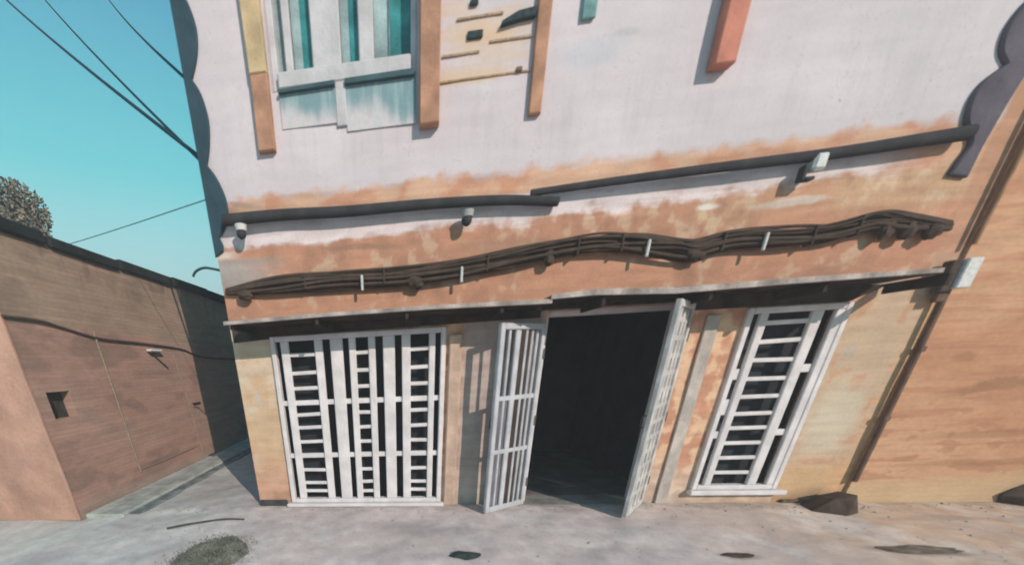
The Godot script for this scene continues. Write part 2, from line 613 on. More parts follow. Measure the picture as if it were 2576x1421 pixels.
# ================= main house =================
func facade_paint(u: float, v: float, a: float, b: float, c: float) -> Color:
	var pink := Color(0.605, 0.535, 0.57)
	var grey := Color(0.585, 0.53, 0.56)
	var orange := Color(0.545, 0.275, 0.18)
	var brown := Color(0.36, 0.20, 0.14)
	var yellow := Color(0.66, 0.52, 0.29)
	var cream := Color(0.66, 0.57, 0.42)
	var col := pink.lerp(grey, ss(1.0, 4.0, u))
	col = col.lerp(Color(0.64, 0.575, 0.61), ss(0.0, 0.4, a) * 0.5)
	# washed orange on the panel between the posts
	col = col.lerp(Color(0.66, 0.45, 0.27), 0.8 * maxf(blob(u + b * 0.1, v + a * 0.1, 0.62, 4.32, 0.34, 0.10), 0.8 * blob(u + b * 0.1, v, 0.55, 4.05, 0.5, 0.06)))
	col = col.lerp(Color(0.45, 0.50, 0.56), 0.4 * blob(u + b * 0.15, v + a * 0.1, 1.55, 4.1, 0.35, 0.14))
	col = col.lerp(Color(0.40, 0.41, 0.42), 0.5 * blob(u + b * 0.1, v + a * 0.04, 1.8, 4.2, 0.16, 0.035))
	col = col.lerp(Color(0.60, 0.445, 0.34), 0.6 * ss(0.2, 0.32, u) * (1.0 - ss(1.0, 1.1, u)) * ss(3.98, 4.10, v + b * 0.06) * ss(-0.35, 0.15, a + streak))
	# ochre dado, its upper edge rubbed away
	var top := 3.375 + 0.03 * ss(2.0, 4.6, u) + b * 0.06 + a * 0.03
	col = col.lerp(orange.lerp(Color(0.60, 0.37, 0.26), ss(0.0, 0.3, absf(a))), 1.0 - ss(top - 0.05, top + 0.05, v))
	col = col.lerp(Color(0.34, 0.25, 0.21), 0.7 * maxf(blob(u + b * 0.1, v + u * 0.12 + a * 0.03, -1.72, 3.13, 0.28, 0.03), blob(u + b * 0.1, v, -1.86, 3.28, 0.10, 0.04)))
	if v < 3.1:
		var o := orange.lerp(Color(0.43, 0.215, 0.145), ss(-0.2, 0.3, a + streak * 0.5))
		o = o.lerp(Color(0.54, 0.36, 0.235), ss(2.2, 4.4, u + a * 1.5) * ss(2.70, 2.95, v + b * 0.1) * 0.75)
		o = o.lerp(cream, 0.3 * ss(0.15, 0.5, b + a * 0.5))
		o = o.lerp(brown, 0.75 * maxf(blob(u + b * 0.25, v + a * 0.06 + u * 0.06, -0.55, 2.86, 0.65, 0.035), blob(u + b * 0.2, v + a * 0.1, 0.95, 2.80, 0.65, 0.10)))
		o = o.lerp(brown, 0.5 * ss(0.05, 0.4, -b) * ss(-0.2, 0.3, a))
		o = o.lerp(Color(0.34, 0.32, 0.31), 0.85 * (1.0 - ss(-1.85, -1.2, u + b * 0.2)) * (1.0 - ss(2.84, 2.90, v)) * ss(2.55, 2.66, v))
		o = o.lerp(Color(0.72, 0.70, 0.66), 0.8 * maxf(blob(u + b * 0.05, v, 2.80, 2.965, 0.10, 0.035), 0.7 * blob(u + b * 0.1, v + a * 0.05, 3.5, 2.93, 0.42, 0.05)))
		o = o.lerp(Color(0.70, 0.66, 0.60), 0.7 * (1.0 - ss(-2.05, -1.75, u + b * 0.1)) * ss(2.86, 2.9, v) * (1.0 - ss(2.93, 2.97, v)))
		col = o
	# whitewashed band under the pipe, its lower edge ragged
	var blo := (2.945 + (u + 1.98) * 0.009) if u < 1.36 else (2.995 + (u - 1.36) * 0.031)
	var bhi := 3.20 if u < 1.36 else 3.22 + (u - 1.36) * 0.02
	var band := ss(blo - 0.03, blo + 0.05, v + b * 0.06 + streak * 0.05) * (1.0 - ss(bhi - 0.02, bhi + 0.02, v)) * (1.0 - ss(3.9, 4.6, u))
	col = col.lerp(Color(0.66, 0.57, 0.585), band * (0.85 + 0.15 * ss(-0.3, 0.2, a)))
	if v < 2.3:
		var l := Color(0.60, 0.415, 0.27).lerp(Color(0.60, 0.47, 0.36), ss(-0.2, 0.35, a + b * 0.4))
		if u < 0.0:
			l = l.lerp(orange, (1.0 - ss(0.25, 0.9, v + a * 0.3)) * 0.75)
			l = l.lerp(Color(0.46, 0.49, 0.50), 0.6 * maxf(blob(u, v, -1.86, 1.45, 0.035, 0.08), blob(u, v, -1.84, 1.36, 0.06, 0.03)))
			l = l.lerp(brown, 0.5 * blob(u, v + b * 0.05, -1.65, 0.16, 0.12, 0.06))
		elif u < 4.36:
			l = orange.lerp(Color(0.68, 0.45, 0.30), ss(-0.2, 0.3, b))
			l = l.lerp(Color(0.40, 0.34, 0.33), ss(0.58, 0.64, u) * (1.0 - ss(1.42, 1.47, u)) * 0.8)  # greyed to paint the left door leaf's cast shadow on the wall
			l = l.lerp(Color(0.70, 0.60, 0.50), (1.0 - ss(0.1, 0.6, v + a * 0.3)) * 0.6)
		else:
			l = Color(0.53, 0.385, 0.275).lerp(Color(0.51, 0.305, 0.205), ss(0.0, 0.35, b + a))
			l = l.lerp(Color(0.60, 0.53, 0.42), 0.75 * blob(u + b * 0.1, v + a * 0.2, 4.62, 0.95, 0.34, 0.55))
			l = l.lerp(Color(0.60, 0.37, 0.20), (1.0 - ss(0.30, 0.62, v + b * 0.15)) * 0.75)
			l = l.lerp(Color(0.62, 0.37, 0.20), ss(4.92, 5.06, u + b * 0.06) * 0.9)
			var sq := maxf(absf(u - 4.51), absf(v - 1.66))
			l = l.lerp(Color(0.40, 0.40, 0.38), 0.55 * (1.0 - ss(0.045, 0.06, sq)) * ss(0.02, 0.032, sq))
			l = l.lerp(Color(0.42, 0.41, 0.38), 0.5 * maxf(blob(u, v, 4.51, 1.66, 0.02, 0.02), blob(u, v, 4.47, 1.53, 0.06, 0.018)))
		col = col.lerp(l, 1.0 - ss(2.24, 2.29, v))
	# the house end beside the right-hand verge board is ochre all the way up
	col = col.lerp(Color(0.47, 0.26, 0.17), ss(4.84, 4.90, u + b * 0.03) * ss(2.3, 2.6, v))
	# rain streaks, and darker towards the foot of the wall
	var soft := 0.5 if v > 3.38 else 1.0
	var k := 1.0 + (a * 0.10 + b * 0.10 + c * 0.10) * soft
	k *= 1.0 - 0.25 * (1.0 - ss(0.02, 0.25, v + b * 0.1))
	k *= 1.0 + streak * ((0.24 if v > 2.25 else 0.15) if v < 3.38 else 0.05)
	# drips below the posts, the window boards and the ledge
	k *= 1.0 - 0.05 * ss(0.0, 0.5, drip) * (ss(3.2, 3.7, v) * (1.0 - ss(3.75, 4.4, v)) + ss(2.55, 2.93, v) * (1.0 - ss(2.93, 2.96, v)))
	# hairline cracks and flaked spots
	k *= 1.0 - 0.30 * ss(0.93, 0.985, crack) * ss(-0.1, 0.25, a)
	if c + b * 0.6 > 0.52:
		k *= 0.88
	return Color(col.r * k, col.g * k, col.b * k)

func sill_paint(u: float, v: float, a: float, b: float, c: float) -> Color:
	var pink := Color(0.585, 0.53, 0.555)
	var teal := Color(0.20, 0.31, 0.345)
	var wear := 3.93 + b * 0.03 + drip * 0.06 + a * 0.05 - 0.09 * ss(-0.25, 0.0, u) + 0.10 * (1.0 - ss(-1.2, -0.85, u)) + 0.04 * ss(-0.6, -0.4, u) * (1.0 - ss(-0.3, -0.1, u))
	var col := pink.lerp(teal, ss(wear - 0.09, wear + 0.07, v))
	col = col.lerp(Color(0.42, 0.52, 0.54), 0.35 * ss(0.0, 0.4, drip))
	return col * (1.0 + c * 0.08)

func grille_window(house: Node3D, u0: float, u1: float, v0: float, v1: float, stiles: Array, ladders: Array, rungs: Array, rails: Array, white: Material, backing: Material, z := 0.045) -> void:
	# the window is its outer frame; the dark leaf behind, stiles, rails and rungs hang on it
	var fr := begin()
	var w := 0.055
	for q in [[u0, v0, u0 + w, v1], [u1 - w, v0, u1, v1], [u0 + w, v1 - w, u1 - w, v1], [u0 + w, v0, u1 - w, v0 + w]]:
		var bm := bbox(Vector3(q[2] - q[0], q[3] - q[1], 0.09), 0.008)
		fr.append_from(bm, 0, Transform3D(Basis(), Vector3((q[0] + q[2]) * 0.5 - (u0 + u1) * 0.5, (q[1] + q[3]) * 0.5 - (v0 + v1) * 0.5, 0)))
	var win := put(house, "window", fr.commit(), white, Vector3((u0 + u1) * 0.5, (v0 + v1) * 0.5, z - 0.045))
	slab(win, "pane", Vector3(u0 + 0.02, v0 + 0.02, -0.16), Vector3(u1 - 0.02, v1 - 0.02, -0.14), backing, 0.002)
	for s in stiles:
		var o := put(win, "stile", bbox(Vector3(s[1] - s[0], v1 - v0 - 2.0 * w, 0.045), 0.008), white, Vector3((s[0] + s[1]) * 0.5, (v0 + v1) * 0.5, z - 0.03))
		o.rotation.z = rng.randf_range(-0.004, 0.004)
	for r in rails:
		slab(win, "rail", Vector3(r[2], r[0], z - 0.075), Vector3(r[3], r[1], z - 0.034), white, 0.006)
	for l in ladders:
		for r in rungs:
			var o2 := put(win, "rung", bbox(Vector3(l[1] - l[0] + 0.02, 0.042, 0.03), 0.006), white, Vector3((l[0] + l[1]) * 0.5, r + rng.randf_range(-0.008, 0.008), z - 0.04 - rng.randf() * 0.004))
			o2.rotation.z = rng.randf_range(-0.03, 0.03)

func grille_leaf(house: Node3D, hinge: Vector3, free: Vector3, h: float, white: Material, gaps: Array, rails: Array, sheets: Array) -> void:
	var d := free - hinge
	var width := d.length()
	var turn := atan2(-d.z, d.x)
	var st := begin()
	# outer frame of the leaf, x from 0 (hinge) to width
	for q in [[0.0, 0.0, 0.05, h], [width - 0.06, 0.0, width, h], [0.05, h - 0.06, width - 0.06, h], [0.05, 0.0, width - 0.06, 0.07]]:
		st.append_from(bbox(Vector3(q[2] - q[0], q[3] - q[1], 0.05), 0.008), 0, Transform3D(Basis(), Vector3((q[0] + q[2]) * 0.5, (q[1] + q[3]) * 0.5, 0)))
	var leaf := put(house, "door_leaf", st.commit(), white, hinge + Vector3(0, 0.015, 0), turn)
	for g in gaps:
		var s := MeshInstance3D.new()
		s.mesh = bbox(Vector3(g[1] - g[0], h - 0.13, 0.036), 0.008)
		s.material_override = white
		s.name = "stile"
		leaf.add_child(s, true)
		s.position = Vector3((g[0] + g[1]) * 0.5, h * 0.5, 0)
	for r in rails:
		var s2 := MeshInstance3D.new()
		s2.mesh = bbox(Vector3(width - 0.11, 0.05, 0.028), 0.006)
		s2.material_override = white
		s2.name = "rail"
		leaf.add_child(s2, true)
		s2.position = Vector3((width - 0.01) * 0.5, r, 0)
	for q in sheets:
		var p := MeshInstance3D.new()
		p.mesh = bbox(Vector3(q[1] - q[0], q[3] - q[2], 0.012), 0.002)
		p.material_override = q[4]
		p.name = "panel"
		leaf.add_child(p, true)
		p.position = Vector3((q[0] + q[1]) * 0.5, (q[2] + q[3]) * 0.5, 0)
	for hv in [0.3, 1.05, h - 0.3]:
		var hg := MeshInstance3D.new()
		hg.mesh = bbox(Vector3(0.03, 0.11, 0.07), 0.01)
		hg.material_override = mat(lin(0.2, 0.17, 0.15), 0.7, 0.7, 1.0, 3.0, 1, 0, 0.3)
		hg.name = "hinge"
		leaf.add_child(hg, true)
		hg.position = Vector3(0.0, hv, 0)
	var hd := MeshInstance3D.new()
	hd.mesh = tube(spline([Vector3(width - 0.03, 1.0, 0.025), Vector3(width - 0.03, 1.01, 0.06), Vector3(width - 0.03, 1.11, 0.06), Vector3(width - 0.03, 1.12, 0.025)], 4), 0.008, 6)
	hd.material_override = mat(lin(0.12, 0.12, 0.12), 0.5, 0.8, 1.0, 3.0, 1, 0, 0.6)
	hd.name = "handle"
	leaf.add_child(hd, true)

func catmull(pts: Array, per := 5) -> Array:
	var out := []
	var n := pts.size()
	for i in n - 1:
		var a: Vector2 = pts[maxi(i - 1, 0)]
		var b: Vector2 = pts[i]
		var c: Vector2 = pts[i + 1]
		var d: Vector2 = pts[mini(i + 2, n - 1)]
		for k in per:
			out.append(b.cubic_interpolate(c, a, d, float(k) / per))
	out.append(pts[n - 1])
	return out

func build_main_house() -> void:
	var L := -2.07
	var Rr := 5.08
	var H := 5.9
	var house := thing("plaster_house", "two-storey pale plaster house with ochre lower band and open dark doorway", "house", Vector3(1.5, 0, -3))
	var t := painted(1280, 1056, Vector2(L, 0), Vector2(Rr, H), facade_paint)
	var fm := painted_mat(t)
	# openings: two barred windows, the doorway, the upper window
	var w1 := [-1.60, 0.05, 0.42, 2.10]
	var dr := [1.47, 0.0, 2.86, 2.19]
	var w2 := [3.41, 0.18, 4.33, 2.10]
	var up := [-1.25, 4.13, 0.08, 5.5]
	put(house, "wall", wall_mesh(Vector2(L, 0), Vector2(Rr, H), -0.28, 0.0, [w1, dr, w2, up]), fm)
	var side := mat(lin(0.42, 0.36, 0.31), 0.95, 0.65, 1.0, 0.4, 0, 2)
	slab(house, "side_wall", Vector3(L, 0, -7), Vector3(L + 0.25, H, -0.285), side)
	slab(house, "side_wall", Vector3(Rr - 0.25, 0, -7), Vector3(Rr, H, -0.285), side)
	slab(house, "back_wall", Vector3(L + 0.252, 0, -7), Vector3(Rr - 0.252, H, -6.75), side)
	var conc := mat(lin(0.40, 0.38, 0.36), 0.95, 0.7, 1.0, 0.5, 0, 2)
	slab(house, "roof", Vector3(L - 0.05, H + 0.002, -7.05), Vector3(Rr + 0.05, H + 0.2, 0.06), conc, 0.02)
	slab(house, "parapet", Vector3(L, H + 0.203, -0.25), Vector3(Rr, H + 0.7, 0.0), side, 0.02)
	# rooms, dark and closed
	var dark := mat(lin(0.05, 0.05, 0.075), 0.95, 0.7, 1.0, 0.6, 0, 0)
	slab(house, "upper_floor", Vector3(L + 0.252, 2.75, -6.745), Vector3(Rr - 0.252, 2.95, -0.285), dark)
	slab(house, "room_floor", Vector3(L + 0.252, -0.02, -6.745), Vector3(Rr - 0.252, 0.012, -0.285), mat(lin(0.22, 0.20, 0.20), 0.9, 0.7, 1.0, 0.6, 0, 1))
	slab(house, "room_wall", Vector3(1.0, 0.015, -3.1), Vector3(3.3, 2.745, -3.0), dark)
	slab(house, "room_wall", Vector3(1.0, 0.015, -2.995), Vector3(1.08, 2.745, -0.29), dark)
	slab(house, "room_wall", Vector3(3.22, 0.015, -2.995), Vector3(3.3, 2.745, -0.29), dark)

	var white := mat(lin(0.78, 0.73, 0.745), 0.6, 0.88, 1.0, 0.9, 0, 1)
	var worn := mat(lin(0.68, 0.65, 0.64), 0.85, 0.72, 1.0, 0.8, 0, 0)
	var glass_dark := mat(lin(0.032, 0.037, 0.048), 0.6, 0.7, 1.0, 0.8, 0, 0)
	# left barred window: three ladders of rungs between stiles
	grille_window(house, w1[0], w1[2], w1[1], w1[3],
		[[-1.48, -1.385], [-1.08, -0.985], [-0.895, -0.75], [-0.68, -0.60], [-0.455, -0.375], [-0.285, -0.15], [-0.07, 0.03], [0.235, 0.305]],
		[[-1.385, -1.08], [-0.60, -0.455], [0.03, 0.235]],
		[1.89, 1.70, 1.52, 1.22, 1.05, 0.87, 0.51, 0.33, 0.21], [[1.325, 1.385, -1.545, 0.365], [0.665, 0.725, -1.545, 0.365]], white, glass_dark)
	# right barred window: one ladder between two slit rows
	grille_window(house, w2[0], w2[2], w2[1], w2[3],
		[[3.535, 3.61], [4.0, 4.10], [4.205, 4.28]],
		[[3.61, 4.0]],
		[1.95, 1.78, 1.60, 1.42, 1.24, 1.06, 0.90, 0.735, 0.565, 0.385], [[1.47, 1.55, 4.10, 4.205], [0.81, 0.88, 4.10, 4.205], [1.42, 1.53, 3.465, 3.535], [1.05, 1.22, 3.465, 3.535], [0.79, 0.87, 3.465, 3.535]], white, glass_dark)
	slab(house, "window_sill", Vector3(-1.66, 0.004, 0.006), Vector3(0.46, 0.047, 0.10), white, 0.01)
	slab(house, "window_sill", Vector3(3.38, 0.12, 0.006), Vector3(4.42, 0.177, 0.09), white, 0.01)
	# door surround: painted strips either side of the doorway, threshold
	slab(house, "door_post", Vector3(0.455, 0.0, 0.006), Vector3(0.60, 2.02, 0.055), mat(lin(0.66, 0.47, 0.37), 0.9, 0.8, 1.0, 0.9, 0, 1), 0.015)
	slab(house, "door_post", Vector3(3.05, 0.0, 0.006), Vector3(3.18, 2.06, 0.03), mat(lin(0.68, 0.60, 0.55), 0.92, 0.75, 1.0, 0.7, 0, 1), 0.012)
	slab(house, "door_frame", Vector3(1.47, 0.0, -0.2), Vector3(1.52, 2.19, -0.06), white, 0.008)
	slab(house, "door_frame", Vector3(2.81, 0.0, -0.2), Vector3(2.86, 2.19, -0.06), white, 0.008)
	slab(house, "door_frame", Vector3(1.523, 2.14, -0.2), Vector3(2.807, 2.19, -0.06), white, 0.008)
	slab(house, "doorstep", Vector3(1.40, -0.05, -0.27), Vector3(2.95, 0.016, 0.10), conc, 0.02)
	worn.uv1_world_triplanar = false
	var greyp := mat(lin(0.20, 0.19, 0.22), 0.8, 0.7, 1.0, 1.0, 0, 1)
	var brownp := mat(lin(0.10, 0.072, 0.066), 0.85, 0.6, 1.0, 1.0, 0, 1)
	# left leaf folded out against the wall, right leaf standing open
	grille_leaf(house, Vector3(1.46, 0, 0.035), Vector3(0.92, 0, 0.36), 2.06, mat(lin(0.60, 0.60, 0.645), 0.65, 0.8, 1.0, 0.9, 0, 1), [[0.09, 0.125], [0.165, 0.195], [0.245, 0.275], [0.345, 0.415], [0.48, 0.51]], [1.33, 0.74], [[0.15, 0.35, 0.05, 2.0, brownp], [0.44, 0.575, 0.05, 1.30, greyp]])
	grille_leaf(house, Vector3(2.87, 0, 0.04), Vector3(2.45, 0, 0.49), 2.16, worn, [[0.16, 0.20], [0.28, 0.34], [0.44, 0.48]], [2.0, 1.84, 1.68, 1.52, 1.36, 1.2, 1.04, 0.88, 0.72, 0.56, 0.4, 0.24], [[0.04, 0.59, 0.05, 2.11, mat(lin(0.36, 0.34, 0.34), 0.9, 0.7, 1.0, 1.0, 0, 0)]])
	# plinth
	var pl := mat(lin(0.10, 0.10, 0.105), 0.95, 0.6, 1.0, 1.0, 0, 1)
	slab(house, "plinth", Vector3(L + 0.01, 0.0, 0.004), Vector3(-1.67, 0.085, 0.05), pl, 0.01)
	slab(house, "plinth", Vector3(4.45, 0.0, 0.004), Vector3(4.72, 0.045, 0.04), mat(lin(0.28, 0.17, 0.11), 0.95, 0.6, 1.0, 1.0, 0, 1), 0.01)

	# dark boards painting the canopy's shadow, pointed like its slanting right end
	put_prism(house, "canopy_shade_board", [Vector2(-2.04, 2.06), Vector2(-0.9, 2.11), Vector2(1.40, 2.13), Vector2(1.40, 2.203), Vector2(-2.04, 2.203)], 0.006, 0.03, mat(lin(0.085, 0.062, 0.055), 0.95, 0.6, 1.0, 1.0, 0, 1), 0.004)
	put_prism(house, "canopy_shade_board", [Vector2(2.90, 2.11), Vector2(4.30, 2.11), Vector2(4.58, 2.236), Vector2(1.41, 2.236), Vector2(1.41, 2.196), Vector2(2.90, 2.196)], 0.006, 0.03, mat(lin(0.085, 0.06, 0.052), 0.95, 0.6, 1.0, 1.0, 0, 1), 0.004)
	var lip := mat(lin(0.66, 0.56, 0.52), 0.92, 0.6, 1.0, 0.9, 0, 2)
	# canopy of two sheets with a white lip, dark boards below
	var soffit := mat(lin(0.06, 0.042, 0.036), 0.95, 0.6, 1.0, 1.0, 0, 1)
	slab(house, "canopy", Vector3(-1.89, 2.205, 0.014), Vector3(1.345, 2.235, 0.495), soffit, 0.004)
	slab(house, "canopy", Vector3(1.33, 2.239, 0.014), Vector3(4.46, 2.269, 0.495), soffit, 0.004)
	put_prism(house, "canopy_lip", [Vector2(-1.90, 2.195), Vector2(-0.9, 2.212), Vector2(0.2, 2.216), Vector2(1.34, 2.20), Vector2(1.34, 2.238), Vector2(0.2, 2.25), Vector2(-0.9, 2.247), Vector2(-1.90, 2.228)], 0.496, 0.51, lip, 0.003)
	put_prism(house, "canopy_lip", [Vector2(1.32, 2.232), Vector2(1.7, 2.242), Vector2(2.4, 2.212), Vector2(3.3, 2.228), Vector2(4.42, 2.238), Vector2(4.42, 2.272), Vector2(3.3, 2.272), Vector2(2.4, 2.262), Vector2(1.7, 2.29), Vector2(1.32, 2.272)], 0.511, 0.525, lip, 0.003)
	for i in 8:
		var bu := -1.85 + i * 0.91
		slab(house, "bracket", Vector3(bu, 2.15, 0.034), Vector3(bu + 0.035, 2.202 if bu < 1.3 else 2.236, 0.48), soffit, 0.004)

	# scalloped dark verge boards at both ends of the front
	var slate := mat(lin(0.040, 0.080, 0.108), 0.9, 0.85, 1.0, 0.7, 0, 1)
	var sl := catmull([Vector2(-1.90, 5.62), Vector2(-1.95, 5.50), Vector2(-2.01, 5.42), Vector2(-1.93, 5.30), Vector2(-1.885, 5.13), Vector2(-1.92, 4.98), Vector2(-2.0, 4.87), Vector2(-1.93, 4.77), Vector2(-1.885, 4.60), Vector2(-1.915, 4.44), Vector2(-2.005, 4.28)], 4)
	var s2 := catmull([Vector2(-2.005, 4.28), Vector2(-1.945, 4.18), Vector2(-1.91, 4.0), Vector2(-1.94, 3.82), Vector2(-2.0, 3.665)], 4)
	var s3 := catmull([Vector2(-2.0, 3.665), Vector2(-1.925, 3.56), Vector2(-1.865, 3.40), Vector2(-1.865, 3.25), Vector2(-1.92, 3.15), Vector2(-2.0, 3.07)], 4)
	var s4 := [Vector2(-1.975, 3.0), Vector2(-1.985, 2.95), Vector2(-2.085, 2.90), Vector2(-2.085, 5.62)]
	var outline := sl + s2.slice(1) + s3.slice(1) + s4
	put_prism(house, "verge_board", outline, 0.006, 0.035, slate)
	var r1 := catmull([Vector2(4.72, 5.4), Vector2(4.62, 5.2), Vector2(4.58, 5.0), Vector2(4.62, 4.8), Vector2(4.70, 4.66)], 4)
	var r2 := catmull([Vector2(4.70, 4.66), Vector2(4.62, 4.5), Vector2(4.58, 4.35), Vector2(4.63, 4.2), Vector2(4.70, 4.10)], 4)
	var r3 := catmull([Vector2(4.70, 4.10), Vector2(4.63, 4.02), Vector2(4.59, 3.90), Vector2(4.62, 3.78), Vector2(4.70, 3.70)], 4)
	var r4 := catmull([Vector2(4.70, 3.70), Vector2(4.60, 3.62), Vector2(4.565, 3.52), Vector2(4.60, 3.38), Vector2(4.705, 3.24), Vector2(4.68, 3.13), Vector2(4.655, 3.03)], 4)
	var r5 := [Vector2(4.80, 3.0), Vector2(4.81, 3.2), Vector2(4.84, 3.45), Vector2(4.875, 3.65), Vector2(4.875, 5.4)]
	put_prism(house, "verge_board", r1 + r2.slice(1) + r3.slice(1) + r4.slice(1) + r5, 0.006, 0.035, mat(lin(0.135, 0.122, 0.15), 0.9, 0.8, 1.0, 0.7, 0, 1))
	# ---- upper storey: posts, window with teal slits, boarded sill ----
	var post_y := mat(lin(0.66, 0.49, 0.29), 0.85, 0.8, 1.0, 0.9, 0, 1)
	var post_o := mat(lin(0.56, 0.30, 0.20), 0.85, 0.75, 1.0, 0.9, 0, 1)
	var post_r := mat(lin(0.60, 0.24, 0.175), 0.85, 0.85, 1.0, 0.9, 0, 1)
	put_prism(house, "post", [Vector2(-1.435, 4.23), Vector2(-1.27, 4.23), Vector2(-1.275, 5.7), Vector2(-1.46, 5.7)], 0.005, 0.075, post_y, 0.01)
	put_prism(house, "post", [Vector2(-1.44, 3.70), Vector2(-1.275, 3.70), Vector2(-1.272, 4.228), Vector2(-1.43, 4.228)], 0.005, 0.072, post_o, 0.01)
	put_prism(house, "post", [Vector2(0.11, 3.74), Vector2(0.285, 3.74), Vector2(0.265, 5.7), Vector2(0.10, 5.7)], 0.005, 0.10, post_o, 0.01)
	put_prism(house, "post", [Vector2(1.075, 3.74), Vector2(1.18, 3.74), Vector2(1.185, 5.7), Vector2(1.065, 5.7)], 0.005, 0.05, post_o, 0.01)
	put_prism(house, "post", [Vector2(2.50, 3.88), Vector2(2.66, 3.88), Vector2(2.67, 5.7), Vector2(2.50, 5.7)], 0.005, 0.105, post_r, 0.01)
	var lin_white := mat(lin(0.60, 0.575, 0.60), 0.85, 0.88, 1.0, 0.8, 0, 1)
	var teal := mat(lin(0.06, 0.34, 0.36), 0.45, 0.6, 1.0, 0.7, 0, 0)
	var teal_pale := mat(lin(0.30, 0.42, 0.45), 0.7, 0.6, 1.0, 1.3, 0, 1)
	var rail_shade := mat(lin(0.07, 0.13, 0.15), 0.9, 0.8, 1.0, 1.0, 0, 0)
	var teal_light := mat(lin(0.42, 0.56, 0.58), 0.5, 0.7, 1.0, 0.7, 0, 0)
	var fr := begin()
	for q in [[-1.25, 4.13, -1.19, 5.5], [0.03, 4.13, 0.08, 5.5], [-1.19, 5.44, 0.03, 5.5]]:
		fr.append_from(bbox(Vector3(q[2] - q[0], q[3] - q[1], 0.12), 0.008), 0, Transform3D(Basis(), Vector3((q[0] + q[2]) * 0.5 + 0.585, (q[1] + q[3]) * 0.5 - 4.67, 0)))
	var uw := put(house, "window", fr.commit(), lin_white, Vector3(-0.585, 4.67, -0.09))
	# white shutters with teal glass slits between them
	for q in [[-1.12, -1.05], [-0.865, -0.60], [-0.435, -0.30]]:
		slab(uw, "shutter", Vector3(q[0], 4.25, -0.12), Vector3(q[1], 5.44, -0.06), lin_white, 0.01)
	for q in [[-1.19, -1.12], [-1.05, -0.965], [-0.965, -0.865], [-0.60, -0.525], [-0.525, -0.435], [-0.30, -0.17], [-0.155, 0.03]]:
		slab(uw, "pane", Vector3(q[0], 4.25, -0.15), Vector3(q[1], 5.44, -0.13), teal_light if q[0] in [-0.30, -1.05, -0.60, -1.19] else teal, 0.002)
	slab(uw, "mullion", Vector3(-0.17, 4.25, -0.15), Vector3(-0.155, 5.44, -0.115), teal_pale, 0.003)
	slab(uw, "rail", Vector3(-1.19, 4.132, -0.15), Vector3(0.03, 4.248, 0.02), lin_white, 0.012)
	put_prism(uw, "slat_or_shade_strip", [Vector2(-1.19, 4.095), Vector2(-0.66, 4.10), Vector2(-0.66, 4.131), Vector2(-1.19, 4.118)], 0.014, 0.05, rail_shade, 0.003)  # dark strips added to draw the rail's shadow along the boards
	put_prism(uw, "slat_or_shade_strip", [Vector2(-0.565, 4.095), Vector2(0.06, 4.095), Vector2(0.06, 4.135), Vector2(-0.565, 4.131)], 0.014, 0.05, rail_shade, 0.003)
	# boards below the window, teal paint worn away towards the bottom
	var bt := painted(256, 96, Vector2(-1.19, 3.79), Vector2(0.075, 4.13), sill_paint)
	for q in [[-1.19, 3.86, -0.66], [-0.565, 3.79, 0.075]]:
		var bs := begin()
		var uvs := []
		var ps := []
		for e in [[q[0], q[1]], [q[2], q[1]], [q[2], 4.128], [q[0], 4.128]]:
			ps.append(Vector3(e[0] - (q[0] + q[2]) * 0.5, e[1] - 4.0, 0.0))
			uvs.append(Vector2((e[0] + 1.19) / 1.265, (4.13 - e[1]) / 0.34))
		quad(bs, ps[0], ps[1], ps[2], ps[3], Vector3.BACK, uvs)
		for k in 4:
			var pa: Vector3 = ps[k]
			var pb: Vector3 = ps[(k + 1) % 4]
			quad(bs, pa, pb, pb + Vector3(0, 0, -0.02), pa + Vector3(0, 0, -0.02), Vector3(pb.y - pa.y, pa.x - pb.x, 0).normalized(), [uvs[k], uvs[(k + 1) % 4], uvs[(k + 1) % 4], uvs[k]])
		put(uw, "sill_board", bs.commit(), painted_mat(bt), Vector3((q[0] + q[2]) * 0.5, 4.0, 0.013))
	slab(uw, "mullion", Vector3(-0.66, 3.83, 0.002), Vector3(-0.565, 4.13, 0.022), lin_white, 0.006)
	# panel between the posts: hooks and vent holes
	var iron := mat(lin(0.05, 0.075, 0.085), 0.8, 0.7, 1.0, 2.0, 1, 1)
	for q in [[0.52, 4.47, 0.59, 4.505], [0.51, 4.275, 0.64, 4.325]]:
		slab(house, "vent", Vector3(q[0], q[1], 0.0), Vector3(q[2], q[3], 0.025), iron, 0.008)
	put_prism(house, "bracket", [Vector2(0.78, 4.32), Vector2(0.95, 4.34), Vector2(1.06, 4.345), Vector2(1.06, 4.40), Vector2(0.92, 4.39), Vector2(0.79, 4.345)], 0.003, 0.045, iron, 0.006)
	slab(house, "bracket", Vector3(0.94, 4.035, 0.0), Vector3(0.99, 4.065, 0.03), mat(lin(0.28, 0.16, 0.12), 0.8, 0.7, 1.0, 2.0, 1, 1), 0.006)
	slab(house, "bracket", Vector3(0.29, 4.03, 0.0), Vector3(1.06, 4.045, 0.012), mat(lin(0.55, 0.36, 0.22), 0.85, 0.7, 1.0, 2.0, 1, 1), 0.003)
	for q in [[0.30, 4.19, 0.62], [0.42, 4.40, 0.80], [0.70, 4.24, 1.06]]:
		slab(house, "slat_or_shade_strip", Vector3(q[0], q[1], 0.0), Vector3(q[2], q[1] + 0.016, 0.014), mat(lin(0.58, 0.40, 0.27), 0.9, 0.7, 1.0, 2.0, 1, 1), 0.003)
	slab(house, "shutter", Vector3(1.43, 4.29, 0.004), Vector3(1.54, 5.4, 0.03), mat(lin(0.26, 0.50, 0.50), 0.7, 0.6, 1.0, 1.0, 0, 1), 0.006)

